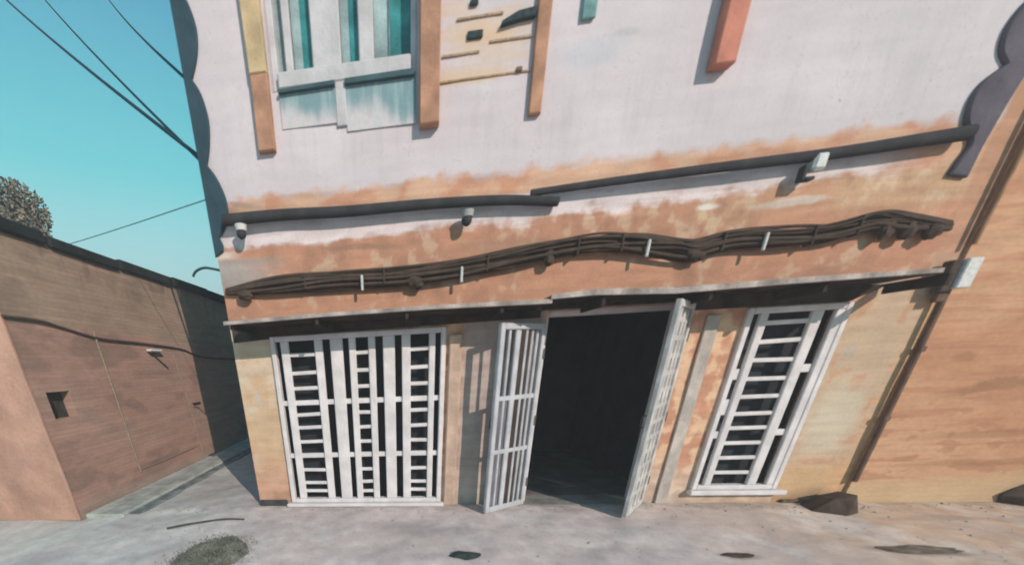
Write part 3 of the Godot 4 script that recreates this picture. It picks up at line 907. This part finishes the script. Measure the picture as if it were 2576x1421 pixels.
# ================= right house =================
func right_paint(u: float, v: float, a: float, b: float, c: float) -> Color:
	var col := Color(0.52, 0.27, 0.16).lerp(Color(0.55, 0.32, 0.20), ss(-0.3, 0.4, a))
	col = col.lerp(Color(0.43, 0.21, 0.13), ss(-0.05, 0.4, streak) * 0.8)
	# rough broken patches, mostly low on the wall
	col = col.lerp(Color(0.34, 0.17, 0.10), 0.65 * ss(0.12, 0.38, b + streak * 0.6) * (1.0 - ss(0.7, 1.7, v)))
	col = col.lerp(Color(0.60, 0.50, 0.24), 0.6 * blob(u, v, 5.72, 2.28, 0.3, 0.16))
	col = col.lerp(Color(0.56, 0.42, 0.26), (1.0 - ss(0.15, 0.45, v + a * 0.2)) * 0.7)
	var dk := Color(0.26, 0.135, 0.07)
	var line := 1.19 + (u - 5.32) * 0.26
	col = col.lerp(dk, 0.55 * (1.0 - ss(0.02, 0.07, absf(v - line + b * 0.05))) * ss(5.25, 5.5, u) * (1.0 - ss(5.9, 6.1, u)))
	col = col.lerp(dk, 0.4 * maxf(blob(u + b * 0.3, v + a * 0.05, 5.75, 0.77, 0.6, 0.05), blob(u + b * 0.3, v + a * 0.06, 5.9, 0.47, 0.9, 0.05)))
	col = col.lerp(dk, 0.4 * maxf(blob(u + b * 0.1, v, 6.3, 0.80, 0.35, 0.04), blob(u + b * 0.1, v, 5.35, 1.56, 0.09, 0.07)))
	col = col.lerp(Color(0.10, 0.06, 0.05), 0.8 * blob(u, v + b * 0.03, 6.05, 1.68, 0.13, 0.10))
	var k := 1.0 + a * 0.12 + b * 0.14 + c * 0.10 + streak * 0.15
	k *= 1.0 - 0.06 * ss(0.55, 1.0, sin((v + b * 0.014) * TAU / 0.06) * 0.5 + 0.5) * ss(-0.3, 0.2, streak + a)
	k *= 1.0 - 0.3 * ss(0.93, 0.985, crack) * ss(-0.1, 0.25, a)
	return Color(col.r * k, col.g * k, col.b * k)

func build_right_house() -> void:
	var house := thing("ochre_house", "orange ochre plaster house adjoining on the right of the drainpipe", "house", Vector3(8.5, 0, -3))
	var t := painted(560, 640, Vector2(5.085, 0), Vector2(8.785, 4.6), right_paint)
	put(house, "wall", wall_mesh(Vector2(5.085, 0), Vector2(11.0, 4.6), -0.28, 0.03, []), painted_mat(t))
	var side := mat(lin(0.42, 0.26, 0.16), 0.95, 0.65, 1.0, 0.4, 0, 2)
	slab(house, "side_wall", Vector3(5.085, 0, -7), Vector3(5.3, 4.6, -0.285), side)
	slab(house, "side_wall", Vector3(10.78, 0, -7), Vector3(11.0, 4.6, -0.285), side)
	slab(house, "back_wall", Vector3(5.302, 0, -7), Vector3(10.778, 4.6, -6.78), side)
	slab(house, "roof", Vector3(5.09, 4.602, -7.05), Vector3(11.05, 4.75, 0.08), side, 0.02)

# ================= left house =================
func left_paint(u: float, v: float, a: float, b: float, c: float) -> Color:
	# u is depth (-z), v is height
	var lower := Color(0.40, 0.235, 0.19)
	var upper := Color(0.36, 0.255, 0.19)
	var edge := 2.38 - ss(0.3, 1.0, u) * 0.14 - ss(1.0, 2.7, u) * 0.08 + b * 0.02
	var col := lower.lerp(upper, ss(edge - 0.04, edge + 0.04, v))
	col = col.lerp(Color(0.35, 0.235, 0.19), ss(0.0, 0.35, a) * 0.6)
	col = col.lerp(Color(0.16, 0.11, 0.095), ss(0.1, 0.4, -a + b * 0.4) * 0.5)
	col = col.lerp(Color(0.29, 0.25, 0.22), 0.5 * (1.0 - ss(0.1, 0.28, v + b * 0.08)))
	var k := 1.0 + b * 0.16 + c * 0.14 + streak * 0.2
	k *= 1.0 - 0.3 * ss(0.92, 0.98, crack) * ss(-0.1, 0.25, a)
	k *= 1.0 - 0.22 * ss(0.05, 0.4, drip) * ss(2.6, 3.3, v)
	# display line pattern painted into the colour, a faint dark row every few centimetres
	k *= 1.0 - 0.12 * ss(0.55, 1.0, sin((v + b * 0.012) * TAU / 0.055) * 0.5 + 0.5) * ss(-0.5, 0.1, streak + a)
	return Color(col.r * k, col.g * k, col.b * k)

func build_left_house() -> void:
	var X := -4.396
	var house := thing("brown_house", "low brown plaster house along the alley on the left", "house", Vector3(-7.0, 0, -5))
	# the wall along the alley, built in its own (depth, height) axes and turned to face +x
	var t := painted(900, 500, Vector2(-0.498, 0), Vector2(5.502, 3.32), left_paint)
	# u = -z runs along the turned wall; the niche is an opening
	var w := wall_mesh(Vector2(-0.498, 0), Vector2(13.0, 3.32), -0.25, 0.0, [[-0.35, 1.30, -0.02, 1.62]], 0.25)
	put(house, "wall", w, painted_mat(t), Vector3(X, 0, 0), PI / 2)
	slab(house, "niche_back", Vector3(X - 0.21, 1.25, -0.03), Vector3(X - 0.13, 1.66, 0.42), mat(lin(0.07, 0.065, 0.055), 0.95, 0.7, 1.0, 1.0, 0, 1))
	var front := mat(lin(0.58, 0.34, 0.26), 0.94, 0.8, 1.0, 0.35, 0, 1)
	slab(house, "front_wall", Vector3(-11.0, 0, 0.50), Vector3(X + 0.001, 3.32, 0.54), front, 0.008)
	var side := mat(lin(0.3, 0.22, 0.17), 0.95, 0.65, 1.0, 0.4, 0, 2)
	slab(house, "side_wall", Vector3(-11.0, 0, -13.0), Vector3(-10.75, 3.32, 0.498), side)
	slab(house, "back_wall", Vector3(-10.748, 0, -13.0), Vector3(X - 0.253, 3.32, -12.75), side)
	slab(house, "roof", Vector3(-10.99, 3.322, -12.99), Vector3(X - 0.03, 3.40, 0.52), side, 0.01)
	# coping of dark slabs along the edge, one by one
	var dk := mat(lin(0.035, 0.042, 0.045), 0.9, 0.6, 1.0, 0.9, 0, 2)
	var zs := [0.62, -0.36, -1.54, -2.9, -4.2, -5.5, -6.8, -8.1, -9.4, -10.7, -12.0]
	var hs := [0.03, 0.0, 0.03, 0.055, 0.05, 0.07, 0.04, 0.06, 0.03, 0.05]
	for i in 10:
		var o := slab(house, "coping", Vector3(X - 0.22, 3.245 + hs[i] * 0.5, zs[i + 1] + 0.02), Vector3(X + 0.06, 3.37 + hs[i], zs[i] - 0.02), dk, 0.02)
		o.rotation.x = rng.randf_range(-0.012, 0.012)
	# pale conduits down the alley wall
	var pale := mat(lin(0.40, 0.33, 0.25), 0.8, 0.7, 1.0, 2.0, 1, 0)
	put_tube(house, "conduit", [Vector3(X + 0.012, 2.36, -0.68), Vector3(X + 0.014, 1.4, -0.72), Vector3(X + 0.012, 0.30, -0.77)], 0.013, pale, 6, 6)
	put_tube(house, "conduit", [Vector3(X + 0.012, 2.16, -2.42), Vector3(X + 0.014, 1.2, -2.55), Vector3(X + 0.012, 0.20, -2.66)], 0.013, pale, 6, 6)
	put_tube(house, "conduit", [Vector3(X + 0.01, 0.34, -0.77), Vector3(X + 0.012, 0.34, -1.5), Vector3(X + 0.01, 0.36, -2.6)], 0.009, pale, 6, 6)
	slab(house, "bracket", Vector3(X - 0.01, 1.17, -2.95), Vector3(X + 0.04, 1.20, -2.7), dk, 0.004)

# ================= cables =================
func build_cables() -> void:
	var black := mat(lin(0.058, 0.056, 0.062), 1.0, 0.8, 1.0, 1.5, 0, 1)
	var blackb := mat(lin(0.105, 0.072, 0.058), 1.0, 0.75, 1.0, 1.5, 0, 1)
	# two lengths of thick black pipe above the whitewashed ledge
	var p1 := put_tube(self, "pipe", [Vector3(-1.89, 3.19, 0.09), Vector3(-1.3, 3.19, 0.085), Vector3(-0.6, 3.165, 0.09), Vector3(0.2, 3.16, 0.085), Vector3(0.9, 3.135, 0.085), Vector3(1.42, 3.09, 0.06)], 0.052, black, 6, 12, 0.7)
	tag(p1, "left length of thick black pipe running above the whitewashed ledge", "pipe", "black pipes along the house front")
	var p2 := put_tube(self, "pipe", [Vector3(4.62, 3.285, 0.07), Vector3(4.2, 3.262, 0.08), Vector3(3.6, 3.235, 0.08), Vector3(2.7, 3.215, 0.085), Vector3(1.9, 3.195, 0.08), Vector3(1.16, 3.175, 0.06)], 0.05, black, 6, 12, 0.55)
	#, Vector3(1.9, 3.20, 0.085), Vector3(2.7, 3.215, 0.085), Vector3(3.6, 3.235, 0.085), Vector3(4.2, 3.26, 0.085), Vector3(4.62, 3.285, 0.085)], 0.045, black, 6, 12)
	tag(p2, "right length of black pipe that ends at the scalloped verge board", "pipe", "black pipes along the house front")
	# sagging bundle of cables across the ochre band
	var b := thing("cable_bundle", "thick wavy bundle of dark cables sagging above the pale canopy lip", "cable", Vector3(1.4, 2.3, 0.1))
	var line := [Vector2(-2.03, 2.575), Vector2(-1.42, 2.60), Vector2(-0.8, 2.61), Vector2(-0.11, 2.59), Vector2(0.5, 2.61), Vector2(1.06, 2.665), Vector2(1.46, 2.71), Vector2(1.85, 2.735), Vector2(2.22, 2.71), Vector2(2.56, 2.66), Vector2(2.74, 2.635), Vector2(3.06, 2.675), Vector2(3.57, 2.655), Vector2(3.88, 2.665), Vector2(4.18, 2.735), Vector2(4.4, 2.72), Vector2(4.85, 2.66)]
	for k in 17:
		var pts := []
		var oy := -0.066 + 0.0082 * k
		var oz := rng.randf_range(0.02, 0.09)
		var ph := rng.randf() * TAU
		for i in line.size():
			var e := 0.35 if i == 0 or i == line.size() - 1 else 1.0
			pts.append(Vector3(line[i].x, line[i].y + e * (oy + 0.022 * sin(i * 0.9 + ph) + rng.randf_range(-0.012, 0.012)), (oz + 0.012 * cos(i * 0.7 + ph)) * e + 0.005))
		put_tube(b, "cable", pts, 0.010 + 0.0035 * (k % 3), blackb, 5, 6)
	for q in [-1.1, -0.25, 0.8, 1.65, 2.05, 2.95, 3.7, 4.05]:
		var vy := 2.6
		for i in line.size() - 1:
			if q >= line[i].x and q < line[i + 1].x:
				vy = lerpf(line[i].y, line[i + 1].y, (q - line[i].x) / (line[i + 1].x - line[i].x))
		slab(b, "cable_tie", Vector3(q - 0.009, vy - 0.075, 0.02), Vector3(q + 0.009, vy + 0.075, 0.112), blackb, 0.006)
	# drooping loops where lengths are tied together
	for q in [[-1.80, 2.52, 0.10, 0.06], [0.08, 2.53, 0.12, 0.07], [1.40, 2.64, 0.06, 0.08], [2.74, 2.58, 0.12, 0.06], [4.30, 2.66, 0.08, 0.08], [4.48, 2.635, 0.07, 0.08], [4.68, 2.62, 0.08, 0.07]]:
		var o := put(b, "cable_joint", rock(Vector3(q[2] * 1.6, q[3] * 1.7, 0.09), int(q[0] * 10.0) + 40, 0.2), blackb, Vector3(q[0], q[1], 0.07))
		o.rotation.z = rng.randf_range(-0.3, 0.3)
	var clip := mat(lin(0.72, 0.72, 0.70), 0.6, 0.8, 1.0, 2.0, 1, 0)
	for q in [[-0.48, 2.545], [0.545, 2.55], [2.28, 2.65], [3.29, 2.63]]:
		slab(b, "clip", Vector3(q[0] - 0.013, q[1] - 0.07, 0.11), Vector3(q[0] + 0.013, q[1] + 0.07, 0.135), clip, 0.006)
	# thin cable along the alley wall
	var X := -4.396
	var lc := put_tube(self, "cable", [Vector3(X + 0.015, 2.42, 0.52), Vector3(X + 0.025, 2.41, 0.1), Vector3(X + 0.02, 2.36, -0.2), Vector3(X + 0.02, 2.27, -0.75), Vector3(X + 0.025, 2.25, -1.5), Vector3(X + 0.02, 2.20, -2.68), Vector3(X + 0.02, 2.06, -3.6), Vector3(X + 0.02, 2.05, -6.0)], 0.016, blackb, 6, 8)
	tag(lc, "thin dark cable fixed along the shaded brown alley wall", "cable")
	# overhead wires
	var wire := mat(lin(0.012, 0.05, 0.075), 0.8, 0.9, 1.0, 1.0, 0, 0)
	var ws := [
		[Vector3(-2.10, 3.77, -0.1), Vector3(-12.35, 12.89, -10.0), 0.020, "lowest of three dark overhead wires crossing the teal sky"],
		[Vector3(-2.08, 3.72, -0.12), Vector3(-10.91, 12.65, -10.0), 0.016, "middle of three dark overhead wires crossing the teal sky"],
		[Vector3(-2.10, 4.34, -0.1), Vector3(-8.71, 12.18, -10.0), 0.014, "highest wire, nearest the scalloped verge board"]]
	for q in ws:
		var a: Vector3 = q[0]
		var z: Vector3 = q[1]
		var far := a + (z - a) * 1.6
		var pts := []
		for i in 9:
			var s := i / 8.0
			var p := a.lerp(far, s)
			p.y -= 0.22 * 4.0 * s * (1.0 - s)
			pts.append(p)
		var o := put_tube(self, "overhead_wire", pts, q[2], wire, 4, 6)
		tag(o, q[3], "wire", "overhead wires from the corner of the pale house")
	var fa := put_tube(self, "overhead_wire", [Vector3(-2.08, 3.45, -0.1), Vector3(-6.5, 4.05, -3.0), Vector3(-17.0, 5.65, -10.0), Vector3(-26.0, 7.3, -16.0)], 0.006, mat(lin(0.16, 0.36, 0.38), 0.8, 0.9, 1.0, 1.0, 0, 0), 6, 6)
	tag(fa, "faint thin wire low in the sky above the left roof", "wire", "overhead wires from the corner of the pale house")

# ================= fittings on the house =================
func build_fittings() -> void:
	var white := mat(lin(0.74, 0.73, 0.72), 0.5, 0.85, 1.0, 2.0, 1, 0)
	var dark := mat(lin(0.06, 0.065, 0.07), 0.7, 0.8, 1.0, 2.0, 1, 0)
	var grey := mat(lin(0.45, 0.45, 0.45), 0.6, 0.8, 1.0, 2.0, 1, 0)
	var spots := [[-1.71, 3.105, 0.062, 0.05, "small white spotlight under the pipe beside the left verge board"], [0.575, 3.045, 0.06, 0.05, "small grey spotlight under the middle of the black pipe"]]
	for q in spots:
		var o := thing("spotlight", q[4], "lamp", Vector3(q[0], q[1], 0.05), "spotlights under the black pipe")
		var cyl := CylinderMesh.new()
		cyl.top_radius = q[2]
		cyl.bottom_radius = q[2] * 0.85
		cyl.height = 0.05
		cyl.radial_segments = 16
		put(o, "cap", cyl, white if q[0] < 0 else grey, Vector3(q[0], q[1], 0.12))
		var sph := SphereMesh.new()
		sph.radius = q[3]
		sph.height = q[3] * 2.0
		sph.radial_segments = 14
		sph.rings = 8
		put(o, "lamp_body", sph, dark, Vector3(q[0] - 0.005, q[1] - 0.045, 0.115))
		slab(o, "arm", Vector3(q[0] - 0.015, q[1] - 0.015, 0.046), Vector3(q[0] + 0.015, q[1] + 0.015, 0.1), dark, 0.004)
	var jb := thing("junction_box", "white junction box interrupting the right length of black pipe", "box", Vector3(3.52, 3.1, 0.05))
	slab(jb, "box", Vector3(3.48, 3.12, 0.05), Vector3(3.585, 3.245, 0.13), white, 0.02)
	slab(jb, "bracket", Vector3(3.425, 3.06, 0.05), Vector3(3.455, 3.17, 0.12), dark, 0.006)
	slab(jb, "bracket", Vector3(3.457, 3.06, 0.05), Vector3(3.53, 3.085, 0.12), dark, 0.006)
	# drainpipe in the joint between the two houses, meter box across it
	var pipe_m := mat(lin(0.20, 0.125, 0.09), 0.95, 0.7, 1.0, 1.2, 0, 1)
	var dp := thing("drainpipe", "slim brown drainpipe in the joint between pale house and ochre house", "drainpipe", Vector3(5.09, 0, 0.07))
	put_tube(dp, "pipe", [Vector3(5.06, 4.55, 0.058), Vector3(5.075, 3.3, 0.058), Vector3(5.07, 2.5, 0.058)], 0.018, mat(lin(0.40, 0.23, 0.145), 0.95, 0.7, 1.0, 1.2, 0, 1), 6, 10)
	put_tube(dp, "pipe", [Vector3(5.045, 2.2, 0.058), Vector3(5.06, 1.6, 0.058), Vector3(5.07, 1.0, 0.058), Vector3(5.08, 0.27, 0.06)], 0.024, pipe_m, 6, 10)
	for v in [1.62, 0.95]:
		slab(dp, "pipe_collar", Vector3(5.035, v, 0.034), Vector3(5.095, v + 0.05, 0.09), pipe_m, 0.008)
	var mb := thing("meter_box", "small white meter box on the drainpipe, its shaded side painted as a dark slab", "box", Vector3(5.05, 2.12, 0.05))
	slab(mb, "door", Vector3(5.0, 2.15, 0.05), Vector3(5.115, 2.385, 0.15), white, 0.008)
	slab(mb, "shade_slab", Vector3(4.915, 2.13, 0.04), Vector3(4.996, 2.38, 0.12), mat(lin(0.10, 0.07, 0.06), 0.9, 0.8, 1.0, 2.0, 1, 0), 0.008)  # dark slab added for the shaded left side and shadow of the box
	slab(mb, "outlet", Vector3(4.95, 2.05, 0.045), Vector3(5.03, 2.128, 0.09), pipe_m, 0.008)
	# alley lamp and corner hook
	var X := -4.396
	var al := thing("wall_lamp", "small pale lamp with a bent cable on the shaded alley wall", "lamp", Vector3(X, 2.1, -1.8))
	slab(al, "lamp_shade", Vector3(X + 0.01, 2.125, -2.0), Vector3(X + 0.10, 2.165, -1.68), white, 0.012)
	put_tube(al, "cable", [Vector3(X + 0.02, 2.11, -1.8), Vector3(X + 0.02, 2.0, -1.95), Vector3(X + 0.02, 1.87, -2.15)], 0.014, dark, 5, 6)
	var hk := put_tube(self, "cable_hook", [Vector3(-2.08, 2.80, -0.1), Vector3(-2.2, 2.83, -0.1), Vector3(-2.3, 2.845, -0.1), Vector3(-2.40, 2.82, -0.1), Vector3(-2.45, 2.77, -0.1)], 0.013, mat(lin(0.03, 0.07, 0.085), 0.6, 0.8, 1.0, 2.0, 1, 0), 5, 6)
	tag(hk, "small dark bent hook sticking out of the house corner into the sky", "hook")

# ================= stones, weeds, tree =================
func build_small_things() -> void:
	var st_m := mat(lin(0.125, 0.085, 0.065), 0.95, 0.6, 1.0, 1.5, 0, 2)
	# wedge of broken masonry below the drainpipe
	var st := begin()
	var pts := [Vector3(-0.28, 0.0, 0.05), Vector3(-0.02, 0.0, 0.20), Vector3(0.20, 0.0, 0.10), Vector3(0.19, 0.0, -0.2), Vector3(-0.2, 0.0, -0.2), Vector3(-0.05, 0.16, 0.02), Vector3(0.17, 0.215, 0.03), Vector3(0.15, 0.20, -0.16), Vector3(-0.08, 0.14, -0.17)]
	for f in [[0, 1, 5], [1, 6, 5], [1, 2, 6], [2, 3, 7], [2, 7, 6], [3, 4, 8], [3, 8, 7], [4, 0, 5], [4, 5, 8], [5, 6, 7], [5, 7, 8]]:
		var a: Vector3 = pts[f[0]]
		var b: Vector3 = pts[f[1]]
		var c: Vector3 = pts[f[2]]
		var n := (b - a).cross(c - a).normalized()
		if n.dot((a + b + c) / 3.0 - Vector3(0, 0.08, 0)) < 0:
			n = -n
		tri(st, a, b, c, n)
	var w := put(self, "stone", st.commit(), st_m, Vector3(4.78, -0.005, 0.25))
	w.scale = Vector3(0.88, 0.88, 0.88)
	tag(w, "dark wedge-shaped stone at the foot of the drainpipe", "stone", "dark stones on the ground")
	var r2 := put(self, "stone", rock(Vector3(0.62, 0.42, 0.5), 3, 0.2), st_m, Vector3(6.95, 0.05, 0.0))
	tag(r2, "dark stone against the ochre wall at the right edge", "stone", "dark stones on the ground")
	var dk := mat(lin(0.075, 0.10, 0.10), 0.95, 0.6, 1.0, 1.5, 0, 2)
	var r3 := put(self, "stone", rock(Vector3(0.30, 0.06, 0.16), 9, 0.25), dk, Vector3(0.55, 0.008, 1.40))
	tag(r3, "flat dark greenish stone on the pale ground between left window and doorway", "stone", "dark stones on the ground")
	var r4 := put(self, "stone", rock(Vector3(0.26, 0.03, 0.08), 12, 0.25), st_m, Vector3(2.98, 0.006, 1.34))
	tag(r4, "flat dark brown stone on the ground before the right window", "stone", "dark stones on the ground")
	var r5 := put(self, "stone", rock(Vector3(0.62, 0.025, 0.15), 15, 0.25), mat(lin(0.27, 0.21, 0.165), 0.95, 0.6, 1.0, 1.5, 0, 2), Vector3(4.55, 0.004, 1.20))
	tag(r5, "long low dark stone slab near the bottom right corner", "stone", "dark stones on the ground")
	# twig
	var tw := put_tube(self, "twig", [Vector3(-2.95, 0.02, 0.82), Vector3(-2.75, 0.03, 0.73), Vector3(-2.5, 0.025, 0.60), Vector3(-2.3, 0.03, 0.555), Vector3(-2.08, 0.02, 0.54)], 0.014, mat(lin(0.10, 0.11, 0.105), 0.9, 0.6, 1.0, 2.0, 1, 1), 5, 6, 0.7)
	tag(tw, "thin dark twig lying on the ground by the house corner", "twig")
	# low weeds
	var wd := thing("weed_patch", "low round patch of olive weeds on the ground near the alley mouth", "plant", Vector3(-2.0, 0, 1.35))
	put(wd, "soil", rock(Vector3(0.72, 0.04, 0.9), 21, 0.22), mat(lin(0.40, 0.385, 0.32), 0.97, 0.6, 1.0, 1.2, 0, 2), Vector3(-2.05, 0.0, 1.46))
	var bl := begin()
	for i in 2600:
		var rr := pow(rng.randf(), 0.62) * 0.46 * (0.8 + 0.35 * sin(i * 0.37) * sin(i * 0.11))
		var an := rng.randf() * TAU
		var p := Vector3(cos(an) * rr, 0.01, sin(an) * rr * 1.2)
		var hgt := rng.randf_range(0.010, 0.032) * (1.15 - rr)
		var d := Vector3(rng.randf_range(-1, 1), 0, rng.randf_range(-1, 1)).normalized()
		var s := d.cross(Vector3.UP) * rng.randf_range(0.004, 0.008)
		var tip := p + Vector3.UP * hgt + d * hgt * rng.randf_range(0.3, 1.2)
		tri(bl, p - s, p + s, tip, (d * -0.3 + Vector3.UP).normalized())
	var gm := mat(lin(0.33, 0.335, 0.235), 0.9, 0.5, 1.0, 3.0, 1, 0)
	gm.backlight_enabled = true
	gm.backlight = Color(0.2, 0.22, 0.1)
	var blades := put(wd, "leaves", bl.commit(), gm, Vector3(-2.05, 0, 1.46))
	blades.set_meta("kind", "stuff")
	# grit and small stones lying about, most of them swept against the walls
	var mm := MultiMesh.new()
	mm.transform_format = MultiMesh.TRANSFORM_3D
	mm.use_colors = true
	mm.mesh = rock(Vector3(1, 0.6, 0.8), 33, 0.3)
	mm.instance_count = 1500
	for i in 1500:
		var x := rng.randf_range(-3.5, 8.5)
		var z := 0.06 + absf(rng.randfn(0, 0.10)) if i % 3 == 0 else rng.randf_range(0.1, 2.6)
		var sz := 0.006 + 0.016 * pow(rng.randf(), 3.0)
		mm.set_instance_transform(i, Transform3D(Basis(Vector3.UP, rng.randf() * TAU).scaled(Vector3.ONE * sz), Vector3(x, sz * 0.15, z)))
		var t := rng.randf_range(0.14, 0.5)
		mm.set_instance_color(i, Color(t, t * 0.9, t * 0.82))
	var gm2 := StandardMaterial3D.new()
	gm2.vertex_color_use_as_albedo = true
	gm2.roughness = 0.95
	var gr := MultiMeshInstance3D.new()
	gr.name = "grit"
	gr.multimesh = mm
	gr.material_override = gm2
	add_child(gr, true)
	tag(gr, "scattered grit and pebbles on the pale ground along the walls", "gravel")
	gr.set_meta("kind", "stuff")
	# tree behind the left roof
	var tr := thing("tree", "round greyish tree crown behind the left roof at the picture edge", "tree", Vector3(-7.6, 0, -3.2))
	put_tube(tr, "trunk", [Vector3(-7.6, 0, -3.2), Vector3(-7.55, 1.6, -3.2), Vector3(-7.65, 3.2, -3.15), Vector3(-7.5, 4.2, -3.1)], 0.16, mat(lin(0.10, 0.075, 0.055), 0.95, 0.6, 1.0, 1.0, 0, 2), 5, 9, 0.45)
	for q in [[Vector3(-7.6, 3.3, -3.15), Vector3(-6.95, 4.2, -2.7)], [Vector3(-7.6, 3.2, -3.15), Vector3(-8.3, 4.3, -3.5)], [Vector3(-7.55, 3.6, -3.1), Vector3(-7.4, 4.8, -3.9)]]:
		put_tube(tr, "branch", [q[0], (q[0] + q[1]) * 0.5 + Vector3(0, 0.12, 0), q[1]], 0.06, mat(lin(0.10, 0.075, 0.055), 0.95, 0.6, 1.0, 1.0, 0, 2), 5, 7, 0.4)
	var cr := begin()
	for i in 14000:
		var cl: Vector3 = [Vector3(-7.1, 4.15, -2.9), Vector3(-7.9, 4.4, -3.3), Vector3(-7.35, 4.75, -3.3), Vector3(-8.3, 4.2, -3.4), Vector3(-7.5, 3.9, -2.6), Vector3(-6.9, 3.8, -3.0)][i % 6]
		var g := Vector3(rng.randfn(), rng.randfn(), rng.randfn()).normalized() * pow(rng.randf(), 0.45) * 0.47
		var p := cl + g
		var n := Vector3(rng.randfn(), rng.randfn() + 0.6, rng.randfn()).normalized()
		var s := n.cross(Vector3(rng.randfn(), rng.randfn(), rng.randfn())).normalized()
		var tdir := n.cross(s)
		var sz := rng.randf_range(0.03, 0.055)
		quad(cr, p - s * sz * 0.5, p - tdir * sz, p + s * sz * 0.5, p + tdir * sz, n)
	var lm := mat(lin(0.36, 0.33, 0.27), 0.9, 0.55, 1.0, 2.0, 0, 0)
	lm.backlight_enabled = true
	lm.backlight = Color(0.25, 0.28, 0.15)
	var crown := put(tr, "crown", cr.commit(), lm, Vector3.ZERO)
	crown.set_meta("kind", "stuff")
